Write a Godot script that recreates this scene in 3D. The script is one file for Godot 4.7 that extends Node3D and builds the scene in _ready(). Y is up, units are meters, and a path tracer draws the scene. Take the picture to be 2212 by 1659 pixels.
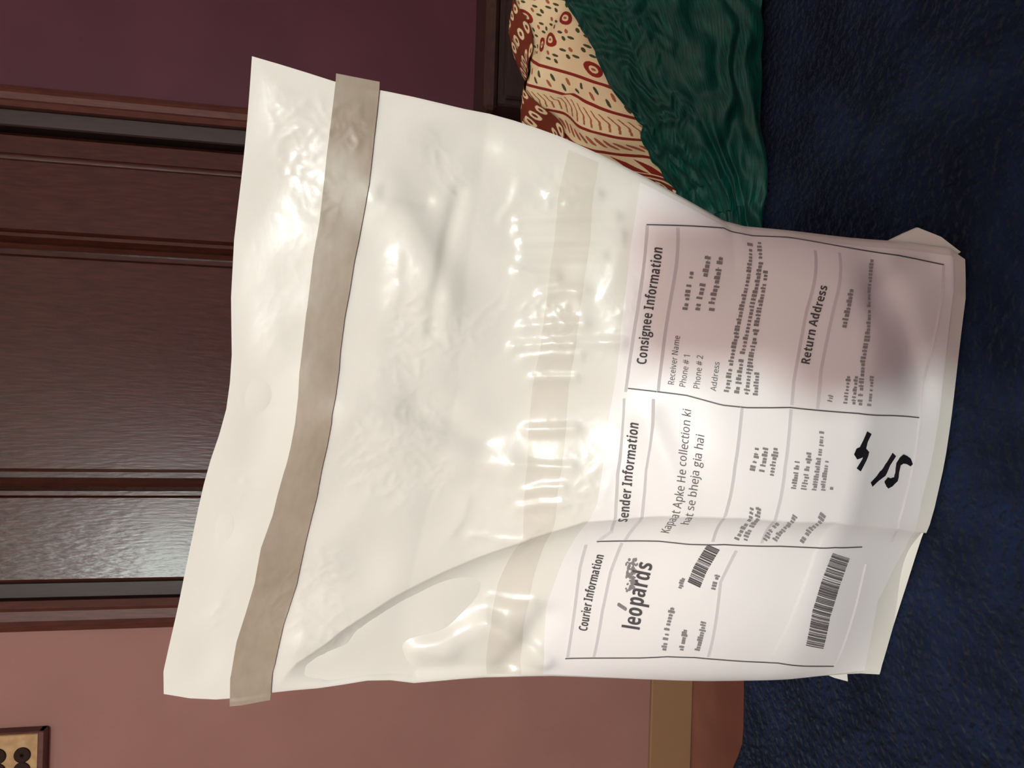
extends Node3D
# A white courier mailer stands on a bed in front of a varnished door; the phone was held upright, so the picture lies on its side.

var M := {}
var rng := RandomNumberGenerator.new()
var crinkle := FastNoiseLite.new()
var soft := FastNoiseLite.new()
var fold_noise := FastNoiseLite.new()
var patches := FastNoiseLite.new()

# ---------------------------------------------------------------- helpers
func srgb(r: float, g: float, b: float) -> Color:
	return Color(r / 255.0, g / 255.0, b / 255.0)

func noise_tex(freq: float, kind: int, oct: int, lo: Color, hi: Color, normal := false, bump := 4.0, size := 512, sd := 3) -> NoiseTexture2D:
	var n := FastNoiseLite.new()
	n.noise_type = FastNoiseLite.TYPE_SIMPLEX_SMOOTH
	n.seed = sd
	n.frequency = freq
	n.fractal_type = kind
	n.fractal_octaves = oct
	var t := NoiseTexture2D.new()
	t.width = size
	t.height = size
	t.seamless = true
	t.noise = n
	if normal:
		t.as_normal_map = true
		t.bump_strength = bump
	else:
		var g := Gradient.new()
		g.set_color(0, lo)
		g.set_color(1, hi)
		t.color_ramp = g
	return t

func mat(called: String, c: Color, rough := 0.6, spec := 0.5) -> StandardMaterial3D:
	var m := StandardMaterial3D.new()
	m.resource_name = called
	m.albedo_color = c
	m.roughness = rough
	m.metallic_specular = spec
	M[called] = m
	return m

func triplanar(m: StandardMaterial3D, scale: Vector3) -> void:
	m.uv1_triplanar = true
	m.uv1_world_triplanar = true
	m.uv1_scale = scale

func tag(o: Node3D, label: String, category: String, group := "", kind := "") -> Node3D:
	if label:
		o.set_meta("label", label)
	if category:
		o.set_meta("category", category)
	if group:
		o.set_meta("group", group)
	if kind:
		o.set_meta("kind", kind)
	return o

func base(called: String, at := Vector3.ZERO, turn := 0.0) -> Node3D:
	var o := Node3D.new()
	o.name = called
	add_child(o, true)
	o.position = at
	o.rotation.y = turn
	return o

func put(mesh: Mesh, called: String, m: Material, parent: Node = self, at := Vector3.ZERO) -> MeshInstance3D:
	var o := MeshInstance3D.new()
	o.name = called
	o.mesh = mesh
	o.material_override = m
	o.cast_shadow = GeometryInstance3D.SHADOW_CASTING_SETTING_ON
	o.position = at
	parent.add_child(o, true)
	return o

func grid_mesh(nu: int, nv: int, f: Callable, closed_u := false) -> ArrayMesh:
	# a sheet of points f(u, v), smooth; front side where d/du x d/dv points
	var pts := PackedVector3Array()
	var uvs := PackedVector2Array()
	for j in nv + 1:
		for i in nu + 1:
			var u := float(i) / nu
			var v := float(j) / nv
			pts.append(f.call(u, v))
			uvs.append(Vector2(u, 1.0 - v))
	return sheet(pts, uvs, nu, nv, closed_u)

func sheet(pts: PackedVector3Array, uvs: PackedVector2Array, nu: int, nv: int, closed_u := false) -> ArrayMesh:
	var nrm := PackedVector3Array()
	var idx := PackedInt32Array()
	var w := nu + 1
	for j in nv + 1:
		for i in nu + 1:
			var a := pts[j * w + (maxi(i - 1, 0) if not (closed_u and i == 0) else nu - 1)]
			var b := pts[j * w + (mini(i + 1, nu) if not (closed_u and i == nu) else 1)]
			var c := pts[maxi(j - 1, 0) * w + i]
			var d := pts[mini(j + 1, nv) * w + i]
			var n := (b - a).cross(d - c)
			nrm.append(n.normalized() if n.length() > 1e-12 else Vector3.UP)
	for j in nv:
		for i in nu:
			var k := j * w + i
			idx.append_array([k, k + w, k + 1, k + 1, k + w, k + w + 1])
	var arr := []
	arr.resize(Mesh.ARRAY_MAX)
	arr[Mesh.ARRAY_VERTEX] = pts
	arr[Mesh.ARRAY_NORMAL] = nrm
	arr[Mesh.ARRAY_TEX_UV] = uvs
	arr[Mesh.ARRAY_INDEX] = idx
	var m := ArrayMesh.new()
	m.add_surface_from_arrays(Mesh.PRIMITIVE_TRIANGLES, arr)
	return m

func begin() -> SurfaceTool:
	var st := SurfaceTool.new()
	st.begin(Mesh.PRIMITIVE_TRIANGLES)
	st.set_smooth_group(-1)
	return st

func quad(st: SurfaceTool, a: Vector3, b: Vector3, c: Vector3, d: Vector3) -> void:
	# a b c d run counter-clockwise seen from the front
	for p in [a, c, b, a, d, c]:
		st.add_vertex(p)

func done(st: SurfaceTool) -> ArrayMesh:
	st.generate_normals()
	return st.commit()

func bevel_box(st: SurfaceTool, lo: Vector3, hi: Vector3, b := 0.003) -> void:
	var c := (lo + hi) / 2.0
	var h := (hi - lo) / 2.0
	b = minf(b, minf(h.x, minf(h.y, h.z)) * 0.9)
	var V := func(sx: float, sy: float, sz: float, k: int) -> Vector3:
		var p := Vector3(sx * h.x, sy * h.y, sz * h.z)
		for n in 3:
			if n != k:
				p[n] -= (sx if n == 0 else (sy if n == 1 else sz)) * b
		return c + p
	for s in [-1.0, 1.0]:
		var x: Array = [V.call(s, -1.0, -1.0, 0), V.call(s, 1.0, -1.0, 0), V.call(s, 1.0, 1.0, 0), V.call(s, -1.0, 1.0, 0)]
		var y: Array = [V.call(-1.0, s, -1.0, 1), V.call(-1.0, s, 1.0, 1), V.call(1.0, s, 1.0, 1), V.call(1.0, s, -1.0, 1)]
		var z: Array = [V.call(-1.0, -1.0, s, 2), V.call(1.0, -1.0, s, 2), V.call(1.0, 1.0, s, 2), V.call(-1.0, 1.0, s, 2)]
		for q in [x, y, z]:
			if s > 0:
				quad(st, q[0], q[1], q[2], q[3])
			else:
				quad(st, q[3], q[2], q[1], q[0])
	for s in [-1.0, 1.0]:
		for t in [-1.0, 1.0]:
			two(st, c, V.call(-1.0, s, t, 1), V.call(1.0, s, t, 1), V.call(1.0, s, t, 2), V.call(-1.0, s, t, 2))
			two(st, c, V.call(s, -1.0, t, 0), V.call(s, 1.0, t, 0), V.call(s, 1.0, t, 2), V.call(s, -1.0, t, 2))
			two(st, c, V.call(s, t, -1.0, 0), V.call(s, t, 1.0, 0), V.call(s, t, 1.0, 1), V.call(s, t, -1.0, 1))
			for r in [-1.0, 1.0]:
				var p0: Vector3 = V.call(s, t, r, 0)
				var p1: Vector3 = V.call(s, t, r, 1)
				var p2: Vector3 = V.call(s, t, r, 2)
				var tri := [p0, p1, p2]
				if (p1 - p0).cross(p2 - p0).dot(p0 - c) > 0:
					tri = [p0, p2, p1]
				for p in tri:
					st.add_vertex(p)

func two(st: SurfaceTool, c: Vector3, p: Vector3, q: Vector3, r: Vector3, s: Vector3) -> void:
	if (q - p).cross(r - p).dot((p + r) / 2.0 - c) > 0:
		quad(st, p, q, r, s)
	else:
		quad(st, s, r, q, p)

func box(lo: Vector3, hi: Vector3, b := 0.003) -> ArrayMesh:
	var st := begin()
	bevel_box(st, lo, hi, b)
	return done(st)

func lathe(profile: Array, n := 32, axis := 1) -> ArrayMesh:
	var f := func(u: float, v: float) -> Vector3:
		var x := v * (profile.size() - 1)
		var i := mini(int(x), profile.size() - 2)
		var p: Vector2 = (profile[i] as Vector2).lerp(profile[i + 1], x - i)
		var a := -u * TAU
		var q := Vector3(cos(a) * p.x, p.y, sin(a) * p.x)
		return q if axis == 1 else Vector3(q.x, -q.z, q.y)
	return grid_mesh(n, (profile.size() - 1) * 2, f, true)

func extrude(profile: Array, a: float, b: float) -> ArrayMesh:
	# profile in x, z (closed, counter-clockwise seen from above), stretched along y from a to b
	var st := begin()
	var n := profile.size()
	for i in n:
		var p: Vector2 = profile[i]
		var q: Vector2 = profile[(i + 1) % n]
		quad(st, Vector3(p.x, a, p.y), Vector3(p.x, b, p.y), Vector3(q.x, b, q.y), Vector3(q.x, a, q.y))
	var poly := PackedVector2Array(profile)
	var tri := Geometry2D.triangulate_polygon(poly)
	for k in range(0, tri.size(), 3):
		var pp := [poly[tri[k]], poly[tri[k + 1]], poly[tri[k + 2]]]
		for y in [a, b]:
			for p in pp:
				st.add_vertex(Vector3(p.x, y, p.y))
	return done(st)

# ---------------------------------------------------------------- the mailer's surface, in metres in its own frame: x across, y up, z out of the front
const BOTTOM := [-0.1519, -0.0, -0.1392, -0.0, -0.1265, -0.0, -0.1138, -0.0, -0.1011, -0.0, -0.0885, -0.0, -0.0758, -0.0, -0.0631, -0.0, -0.0504, -0.0, -0.0378, -0.0, -0.0253, -0.0, -0.0126, -0.0, 0.0002, 0.0, 0.013, 0.0, 0.0257, 0.0, 0.0385, 0.0, 0.0512, 0.0, 0.0639, 0.0, 0.0766, 0.0, 0.0892, 0.0, 0.1019, 0.0, 0.1146, 0.0, 0.1274, 0.0, 0.1397, 0.0, 0.1519, 0.0]
const TOP := [-0.1447, 0.4947, -0.1293, 0.4946, -0.1139, 0.4914, -0.0984, 0.488, -0.083, 0.4847, -0.0675, 0.4816, -0.052, 0.4785, -0.0366, 0.4753, -0.0211, 0.4721, -0.0057, 0.4687, 0.0095, 0.4647, 0.0246, 0.4599, 0.0398, 0.456, 0.0554, 0.454, 0.0712, 0.4531, 0.087, 0.4534, 0.1028, 0.4537, 0.1185, 0.453, 0.1343, 0.4523, 0.15, 0.4506, 0.1657, 0.4488, 0.1814, 0.4471, 0.1971, 0.4456, 0.2128, 0.4443, 0.2285, 0.4431]
const LEFT := [-0.1519, -0.0, -0.1507, 0.0155, -0.151, 0.031, -0.1512, 0.0465, -0.1515, 0.062, -0.1517, 0.0775, -0.1514, 0.0931, -0.1512, 0.1086, -0.151, 0.1241, -0.1508, 0.1396, -0.1503, 0.1551, -0.1496, 0.1706, -0.149, 0.1861, -0.1482, 0.2016, -0.1475, 0.2171, -0.1467, 0.2326, -0.146, 0.2481, -0.146, 0.2636, -0.146, 0.2792, -0.1459, 0.2947, -0.1466, 0.3102, -0.1477, 0.3256, -0.1487, 0.3411, -0.1462, 0.3564, -0.1452, 0.3718, -0.1469, 0.3873, -0.1483, 0.4027, -0.1486, 0.4182, -0.1494, 0.4337, -0.1513, 0.4491, -0.1513, 0.4645, -0.1491, 0.4798, -0.1447, 0.4947]
const RIGHT := [0.1519, 0.0, 0.158, 0.0126, 0.1588, 0.0268, 0.1595, 0.0409, 0.16, 0.0551, 0.1599, 0.0694, 0.16, 0.0836, 0.1605, 0.0978, 0.1611, 0.112, 0.1616, 0.1262, 0.1618, 0.1404, 0.162, 0.1546, 0.1642, 0.1684, 0.1697, 0.1814, 0.1752, 0.1946, 0.1805, 0.2077, 0.1858, 0.2209, 0.1907, 0.2343, 0.1955, 0.2476, 0.1999, 0.2611, 0.2042, 0.2747, 0.2075, 0.2885, 0.2105, 0.3024, 0.2128, 0.3164, 0.2139, 0.3305, 0.2156, 0.3446, 0.2173, 0.3588, 0.2186, 0.3729, 0.2196, 0.3871, 0.2207, 0.4012, 0.2235, 0.4152, 0.2261, 0.4291, 0.2285, 0.4431]
# creases pressed into the film: [height, width on one side, width on the other side, points ...]
const CREASES := [[-0.0085, 0.024, 0.024, -0.1493, 0.4316, -0.1277, 0.4161, -0.1044, 0.3883, -0.0833, 0.3574, -0.0659, 0.3261, -0.0504, 0.2948, -0.0354, 0.2671, -0.0231, 0.2427, -0.0125, 0.1919, -0.0089, 0.1516, -0.0102, 0.0922, -0.0309, 0.0073], [-0.0016, 0.01, 0.014, 0.2145, 0.3713, 0.2051, 0.3519, 0.1964, 0.332, 0.1932, 0.3199], [-0.0014, 0.012, 0.01, 0.1943, 0.3411, 0.2037, 0.3073, 0.2033, 0.2692], [-0.0014, 0.006, 0.004, 0.1673, 0.3316, 0.1411, 0.3368, 0.1091, 0.3417, 0.0901, 0.3428], [0.003, 0.01, 0.016, 0.1644, 0.3705, 0.15, 0.3596, 0.1302, 0.3455, 0.1093, 0.3363], [-0.002, 0.005, 0.005, 0.1655, 0.3718, 0.163, 0.3627, 0.1622, 0.3498], [0.003, 0.014, 0.014, 0.0363, 0.3867, 0.0251, 0.3593, 0.0118, 0.325, 0.0054, 0.2931], [-0.0025, 0.01, 0.01, 0.0424, 0.3491, 0.0368, 0.3321, 0.0197, 0.3084], [0.0035, 0.008, 0.014, -0.1254, 0.3403, -0.1148, 0.3166, -0.1037, 0.296, -0.1044, 0.2839], [0.003, 0.006, 0.008, -0.1037, 0.296, -0.1154, 0.2771, -0.13, 0.2559], [-0.003, 0.008, 0.008, -0.0965, 0.2576, -0.1256, 0.2732, -0.1405, 0.2812], [-0.0022, 0.022, 0.018, -0.0831, 0.422, -0.0743, 0.4002, -0.0658, 0.378], [0.003, 0.01, 0.01, -0.1129, 0.4107, -0.1201, 0.3824, -0.119, 0.3527, -0.1249, 0.3221], [0.004, 0.02, 0.02, 0.14, 0.2055, 0.1429, 0.1631, 0.1361, 0.1054], [-0.0035, 0.012, 0.018, 0.1378, 0.073, 0.1108, 0.0544, 0.073, 0.0325], [-0.003, 0.014, 0.01, 0.1505, 0.0298, 0.1441, 0.0499, 0.127, 0.0741], [0.006, 0.05, 0.05, 0.0123, 0.1544, 0.0133, 0.1436, 0.0142, 0.1297], [0.005, 0.035, 0.035, -0.0178, 0.2629, -0.0196, 0.2514, -0.0201, 0.243], [0.003, 0.02, 0.02, 0.1143, 0.3446, 0.1065, 0.3402, 0.0985, 0.337], [0.002, 0.01, 0.01, 0.0459, 0.2139, 0.0076, 0.1941, -0.0172, 0.1873], [0.0012, 0.0028, 0.0042, 0.1729, 0.2782, 0.1733, 0.2647, 0.1742, 0.2512], [0.0014, 0.0028, 0.0042, 0.156, 0.2959, 0.1599, 0.2677, 0.1624, 0.2395], [0.0013, 0.0028, 0.0042, 0.1496, 0.2954, 0.1511, 0.2657, 0.1532, 0.2361], [0.0012, 0.0028, 0.0042, 0.1431, 0.2922, 0.146, 0.264, 0.1483, 0.2358], [0.0011, 0.0028, 0.0042, 0.1354, 0.2917, 0.1375, 0.2687, 0.1393, 0.2459], [0.0013, 0.0028, 0.0042, 0.1268, 0.2937, 0.125, 0.2827, 0.1253, 0.2718], [0.001, 0.0028, 0.0042, 0.1147, 0.2791, 0.1177, 0.2671, 0.1191, 0.2551], [0.0012, 0.0028, 0.0042, 0.0942, 0.2885, 0.0976, 0.2709, 0.0995, 0.2535], [0.0015, 0.0028, 0.0042, 0.0821, 0.2931, 0.0867, 0.2619, 0.09, 0.2313], [0.0011, 0.0028, 0.0042, 0.0754, 0.2871, 0.0785, 0.2707, 0.0803, 0.2545], [0.0012, 0.0028, 0.0042, 0.0633, 0.2805, 0.0647, 0.2682, 0.0659, 0.256], [0.0012, 0.0028, 0.0042, 0.0312, 0.2808, 0.0329, 0.2669, 0.0344, 0.2532], [0.0011, 0.0028, 0.0042, 0.0097, 0.2877, 0.0096, 0.2707, 0.0109, 0.254], [0.0012, 0.0028, 0.0042, -0.0075, 0.2807, -0.0036, 0.2697, -0.0019, 0.2585], [0.0012, 0.0028, 0.0042, -0.0184, 0.2827, -0.0143, 0.2702, -0.0124, 0.2577], [0.001, 0.0028, 0.0042, -0.04, 0.3101, -0.0419, 0.294, -0.0412, 0.2781], [0.001, 0.0028, 0.0042, -0.0857, 0.2941, -0.0873, 0.2805, -0.0864, 0.2672], [0.0006, 0.003, 0.006, 0.1564, 0.3054, 0.1648, 0.3002, 0.1752, 0.2973], [0.0006, 0.003, 0.006, 0.0982, 0.2534, 0.1053, 0.2549, 0.1143, 0.2587], [0.0006, 0.003, 0.006, 0.1155, 0.244, 0.1256, 0.2398, 0.1375, 0.2377], [0.0006, 0.003, 0.006, 0.1291, 0.3638, 0.115, 0.3635, 0.1027, 0.3653], [0.0006, 0.003, 0.006, 0.1136, 0.3605, 0.1101, 0.3554, 0.1086, 0.3524], [0.0006, 0.003, 0.006, -0.0168, 0.3146, -0.029, 0.317, -0.0387, 0.3219], [0.0006, 0.003, 0.006, -0.0074, 0.3065, -0.0112, 0.2979, -0.0127, 0.2918]]
# how far the bottom seam lies forward on the bed, from left to right
const FORWARD := [-0.0, 0.0014, 0.0028, 0.0043, 0.006, 0.0077, 0.0094, 0.011, 0.0126, 0.0143, 0.017, 0.0181, 0.0183, 0.0185, 0.0181, 0.0171, 0.016, 0.0145, 0.0129, 0.0113, 0.0098, 0.0084, 0.0071, 0.0037, -0.0]
var crease_boxes := []

func on_curve(c: Array, t: float) -> Vector2:
	var x := clampf(t, 0.0, 1.0) * (c.size() / 2 - 1)
	var i := mini(int(x), c.size() / 2 - 2)
	var f := x - i
	return Vector2(lerpf(c[2 * i], c[2 * i + 2], f), lerpf(c[2 * i + 1], c[2 * i + 3], f))

func flat_point(u: float, v: float) -> Vector2:
	var uc := clampf(u, 0.0, 1.0)
	var b := on_curve(BOTTOM, uc)
	var t := on_curve(TOP, uc)
	var l := on_curve(LEFT, v)
	var r := on_curve(RIGHT, v)
	var c00 := on_curve(BOTTOM, 0.0)
	var c10 := on_curve(BOTTOM, 1.0)
	var c01 := on_curve(TOP, 0.0)
	var c11 := on_curve(TOP, 1.0)
	var p := b * (1.0 - v) + t * v + l * (1.0 - uc) + r * uc - (c00 * (1.0 - uc) * (1.0 - v) + c10 * uc * (1.0 - v) + c01 * (1.0 - uc) * v + c11 * uc * v)
	return p + Vector2((u - uc) * 0.34, 0.0)

func bulge(u: float, v: float) -> float:
	var e := pow(maxf(4.0 * u * (1.0 - u), 0.0), 0.55)
	var p := smoothstep(-0.02, 0.20, v) * (1.0 - smoothstep(0.24, 0.68, v) * 0.88) * (1.0 - smoothstep(0.8, 1.0, v))
	return 0.048 * e * p

func forward(u: float, v: float) -> float:
	var x := clampf(u, 0.0, 1.0) * (FORWARD.size() - 1)
	var i := mini(int(x), FORWARD.size() - 2)
	return lerpf(FORWARD[i], FORWARD[i + 1], x - i) * (1.0 - smoothstep(0.0, 0.16, v))

func crease_height(p: Vector2) -> float:
	var h := 0.0
	for k in CREASES.size():
		var bb: Rect2 = crease_boxes[k]
		if not bb.has_point(p):
			continue
		var c: Array = CREASES[k]
		var best := 1e9
		var side := 1.0
		var along := 0.0
		var n := (c.size() - 3) / 2
		for i in n - 1:
			var a := Vector2(c[3 + 2 * i], c[4 + 2 * i])
			var b := Vector2(c[5 + 2 * i], c[6 + 2 * i])
			var ab := b - a
			var t := clampf((p - a).dot(ab) / ab.length_squared(), 0.0, 1.0)
			var d := p.distance_to(a + ab * t)
			if d < best:
				best = d
				side = clampf(ab.normalized().cross(p - a) / maxf(d, 1e-6), -1.0, 1.0)
				along = (i + t) / (n - 1)
		var w := lerpf(c[2], c[1], side * 0.5 + 0.5)
		if k == 0:
			w = c[2]
		if k == 0:
			# the long fold: a crisp edge, the film dropping away to its left
			if side < 0.0:
				h += c[0] * best / w * exp(1.0 - best / w) * smoothstep(0.0, 0.15, along) * (1.0 - smoothstep(0.86, 1.0, along) * 0.4)
		else:
			h += c[0] * exp(-(best * best) / (w * w))
	return h

func front_height(u: float, v: float, p: Vector2) -> float:
	var edge := smoothstep(0.0, 0.06, minf(minf(u, 1.0 - u), minf(v, 1.0 - v)))
	var h := bulge(u, v) + crease_height(p) * smoothstep(0.0, 0.03, minf(u, 1.0 - u))
	# crumpled only in patches; the papered part is stiffer
	var calm := 1.0 - 0.9 * smoothstep(0.54, 0.46, v)
	var patch := smoothstep(0.05, 0.45, patches.get_noise_2d(p.x * 1000.0, p.y * 1000.0))
	h += edge * calm * (crinkle.get_noise_2d(p.x * 1000.0, p.y * 1000.0) * (0.00005 + 0.00032 * patch) + soft.get_noise_2d(p.x * 1000.0, p.y * 1000.0) * 0.0022)
	h += forward(u, v) + 0.046 * maxf(0.0, v - 0.72)
	h += 0.003 * sin(p.x * 21.0 + 1.0) * smoothstep(0.70, 1.0, v)
	return h

func front(u: float, v: float, off := 0.0) -> Vector3:
	var p := flat_point(u, v)
	var e := 0.0 if u < 0.0 or u > 1.0 else 1.0
	return Vector3(p.x, p.y, (front_height(clampf(u, 0.0, 1.0), v, p) if e > 0.5 else 0.046 * maxf(0.0, v - 0.72)) + off)

func strip_v(c: Array, u: float) -> float:
	# height of an edge given as u, v, u, v ... at a place across the mailer
	var n := c.size() / 2
	for i in n - 1:
		if u <= c[2 * i + 2] or i == n - 2:
			var t: float = (u - c[2 * i]) / (c[2 * i + 2] - c[2 * i])
			return lerpf(c[2 * i + 1], c[2 * i + 3], t)
	return 0.0

func ribbon(path: Array, widths: Array, off: float, step := 0.006) -> ArrayMesh:
	# a flat inked line on the front; path in u, v
	var pts: Array[Vector2] = []
	var ws: Array[float] = []
	var n := path.size() / 2
	for i in n - 1:
		var a := Vector2(path[2 * i], path[2 * i + 1])
		var b := Vector2(path[2 * i + 2], path[2 * i + 3])
		var m := maxi(1, int(a.distance_to(b) / step))
		for k in m + (1 if i == n - 2 else 0):
			var t := float(k) / m
			pts.append(a.lerp(b, t))
			ws.append(lerpf(widths[mini(i, widths.size() - 1)], widths[mini(i + 1, widths.size() - 1)], t))
	var st := begin()
	var la := []
	for i in pts.size():
		var p := front(pts[i].x, pts[i].y, off)
		var q := front(pts[mini(i + 1, pts.size() - 1)].x, pts[mini(i + 1, pts.size() - 1)].y, off)
		var r := front(pts[maxi(i - 1, 0)].x, pts[maxi(i - 1, 0)].y, off)
		var d := q - r
		var s := Vector2(-d.y, d.x).normalized() * ws[i] * 0.5
		la.append([p + Vector3(s.x, s.y, 0), p - Vector3(s.x, s.y, 0)])
	for i in la.size() - 1:
		quad(st, la[i][0], la[i][1], la[i + 1][1], la[i + 1][0])
	return done(st)

func lay(m: Mesh, path: Array, height: Array, off: float) -> ArrayMesh:
	# lays flat lettering (from x 0 to its width) along a baseline on the front; height is the step in u, v of one cap height
	var box_ := m.get_aabb()
	var n := path.size() / 2
	var st := SurfaceTool.new()
	st.begin(Mesh.PRIMITIVE_TRIANGLES)
	var arr := m.surface_get_arrays(0)
	var vs: PackedVector3Array = arr[Mesh.ARRAY_VERTEX]
	var cap: float = height[2]
	var run: Array[float] = [0.0]
	for i in n - 1:
		run.append(run[i] + Vector2(path[2 * i], path[2 * i + 1]).distance_to(Vector2(path[2 * i + 2], path[2 * i + 3])))
	var order: Array = Array(arr[Mesh.ARRAY_INDEX]) if arr[Mesh.ARRAY_INDEX] != null else range(vs.size())
	var flat := PackedVector2Array()
	for k in order:
		var p := vs[k]
		var x := clampf((p.x - box_.position.x) / box_.size.x, 0.0, 1.0) * run[n - 1]
		var i := 0
		while i < n - 2 and x > run[i + 1]:
			i += 1
		var q := Vector2(path[2 * i], path[2 * i + 1]).lerp(Vector2(path[2 * i + 2], path[2 * i + 3]), (x - run[i]) / (run[i + 1] - run[i]))
		flat.append(q + Vector2(height[0], height[1]) * p.y / cap)
	for k in range(0, flat.size(), 3):
		split(st, flat[k], flat[k + 1], flat[k + 2], off, 4)
	return st.commit()

func split(st: SurfaceTool, a: Vector2, b: Vector2, c: Vector2, off: float, deep: int) -> void:
	# halves the longest side until the piece is small enough to follow the film
	var ab := a.distance_to(b)
	var bc := b.distance_to(c)
	var ca := c.distance_to(a)
	var far := maxf(ab, maxf(bc, ca))
	if far < 0.010 or deep == 0:
		for p in [a, b, c]:
			st.set_normal(Vector3.BACK)
			st.add_vertex(front(p.x, p.y, off))
	elif far == ab:
		split(st, a, (a + b) / 2.0, c, off, deep - 1)
		split(st, (a + b) / 2.0, b, c, off, deep - 1)
	elif far == bc:
		split(st, a, b, (b + c) / 2.0, off, deep - 1)
		split(st, a, (b + c) / 2.0, c, off, deep - 1)
	else:
		split(st, a, b, (c + a) / 2.0, off, deep - 1)
		split(st, (c + a) / 2.0, b, c, off, deep - 1)

func words(text: String, bold: bool) -> TextMesh:
	var f := SystemFont.new()
	f.font_names = PackedStringArray(["Droid Sans"])
	f.font_weight = 700 if bold else 400
	var t := TextMesh.new()
	t.text = text
	t.font = f
	t.font_size = 32
	t.pixel_size = 0.01
	t.depth = 0.0
	t.horizontal_alignment = HORIZONTAL_ALIGNMENT_LEFT
	t.vertical_alignment = VERTICAL_ALIGNMENT_BOTTOM
	return t

func marks(count: int, tall := 1.0, density := 0.62) -> ArrayMesh:
	# a run of print too small to read: little upright strokes with gaps between words
	var st := begin()
	var x := 0.0
	for i in count:
		if rng.randf() < 0.13:
			x += 0.5
			continue
		var h := tall * (0.72 if rng.randf() < 0.55 else 1.0)
		var y := -0.22 if rng.randf() < 0.1 else 0.0
		var w := density * rng.randf_range(0.6, 1.05)
		quad(st, Vector3(x, y, 0), Vector3(x + w, y, 0), Vector3(x + w, h, 0), Vector3(x, h, 0))
		if rng.randf() < 0.5:
			quad(st, Vector3(x, h * 0.5, 0), Vector3(x + 0.7, h * 0.5, 0), Vector3(x + 0.7, h * 0.62, 0), Vector3(x, h * 0.62, 0))
		x += 0.78
	return done(st)

func bars(count: int) -> ArrayMesh:
	var st := begin()
	var x := 0.0
	for i in count:
		var w: float = [0.5, 0.5, 1.0, 1.0, 1.6, 2.2][rng.randi() % 6]
		quad(st, Vector3(x, 0, 0), Vector3(x + w, 0, 0), Vector3(x + w, 1, 0), Vector3(x, 1, 0))
		x += w + [0.6, 0.6, 1.0, 1.5][rng.randi() % 4]
	return done(st)

func fold_tab(pts: Array) -> ArrayMesh:
	# a little doubled-over tab of film, 2 mm thick
	var st := begin()
	var poly := PackedVector2Array()
	for p in pts:
		poly.append(Vector2(p[0], p[1]))
	var z: float = pts[0][2]
	var tri := Geometry2D.triangulate_polygon(poly)
	for k in range(0, tri.size(), 3):
		for d in [0.001, -0.001]:
			for i in 3:
				var q := poly[tri[k + i]]
				st.add_vertex(Vector3(q.x, q.y, z + d))
	for i in poly.size():
		var a := poly[i]
		var b := poly[(i + 1) % poly.size()]
		quad(st, Vector3(a.x, a.y, z - 0.001), Vector3(b.x, b.y, z - 0.001), Vector3(b.x, b.y, z + 0.001), Vector3(a.x, a.y, z + 0.001))
	return done(st)

const LINES := [[0.9185, 0.4983, 0.9808, 0.386, 0.9868, 0.2915, 0.9788, 0.1918, 0.9645, 0.0446], [0.631, 0.4959, 0.6566, 0.4208, 0.6758, 0.2897, 0.6726, 0.1924, 0.6524, 0.0692], [0.3257, 0.4904, 0.3573, 0.4123, 0.3802, 0.3304, 0.3861, 0.2566, 0.3838, 0.1753, 0.3693, 0.1192], [0.0575, 0.4899, 0.0846, 0.3947, 0.098, 0.3596, 0.1026, 0.3227, 0.1005, 0.2836, 0.0905, 0.2006, 0.0444, 0.0919]]
const GREY_LINES := [[0.9177, 0.4969, 0.7709, 0.4957, 0.6233, 0.4979], [0.9384, 0.4557, 0.7921, 0.4555, 0.6434, 0.4568], [0.6109, 0.4988, 0.4723, 0.4934, 0.3543, 0.4767, 0.3237, 0.4901], [0.6285, 0.4625, 0.4973, 0.4598, 0.3941, 0.4478, 0.3382, 0.4553], [0.6673, 0.3496, 0.5548, 0.3532, 0.4534, 0.3514, 0.3832, 0.3461], [0.6725, 0.2876, 0.5657, 0.2902, 0.4649, 0.2878, 0.3912, 0.2832], [0.9645, 0.0446, 0.7964, 0.0603, 0.6524, 0.0692], [0.6524, 0.0692, 0.5262, 0.0678, 0.427, 0.0693, 0.3661, 0.0586], [0.3218, 0.0997, 0.044, 0.0909], [0.3138, 0.5027, 0.2612, 0.5019, 0.0594, 0.4871], [0.334, 0.4577, 0.2673, 0.4619, 0.18, 0.4602, 0.0704, 0.4534], [0.3687, 0.3127, 0.2951, 0.322, 0.1067, 0.3051], [0.9673, 0.2594, 0.855, 0.2753, 0.7241, 0.2862, 0.6805, 0.287], [0.9683, 0.2233, 0.8768, 0.2371, 0.7472, 0.2506, 0.6773, 0.2523]]
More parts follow.
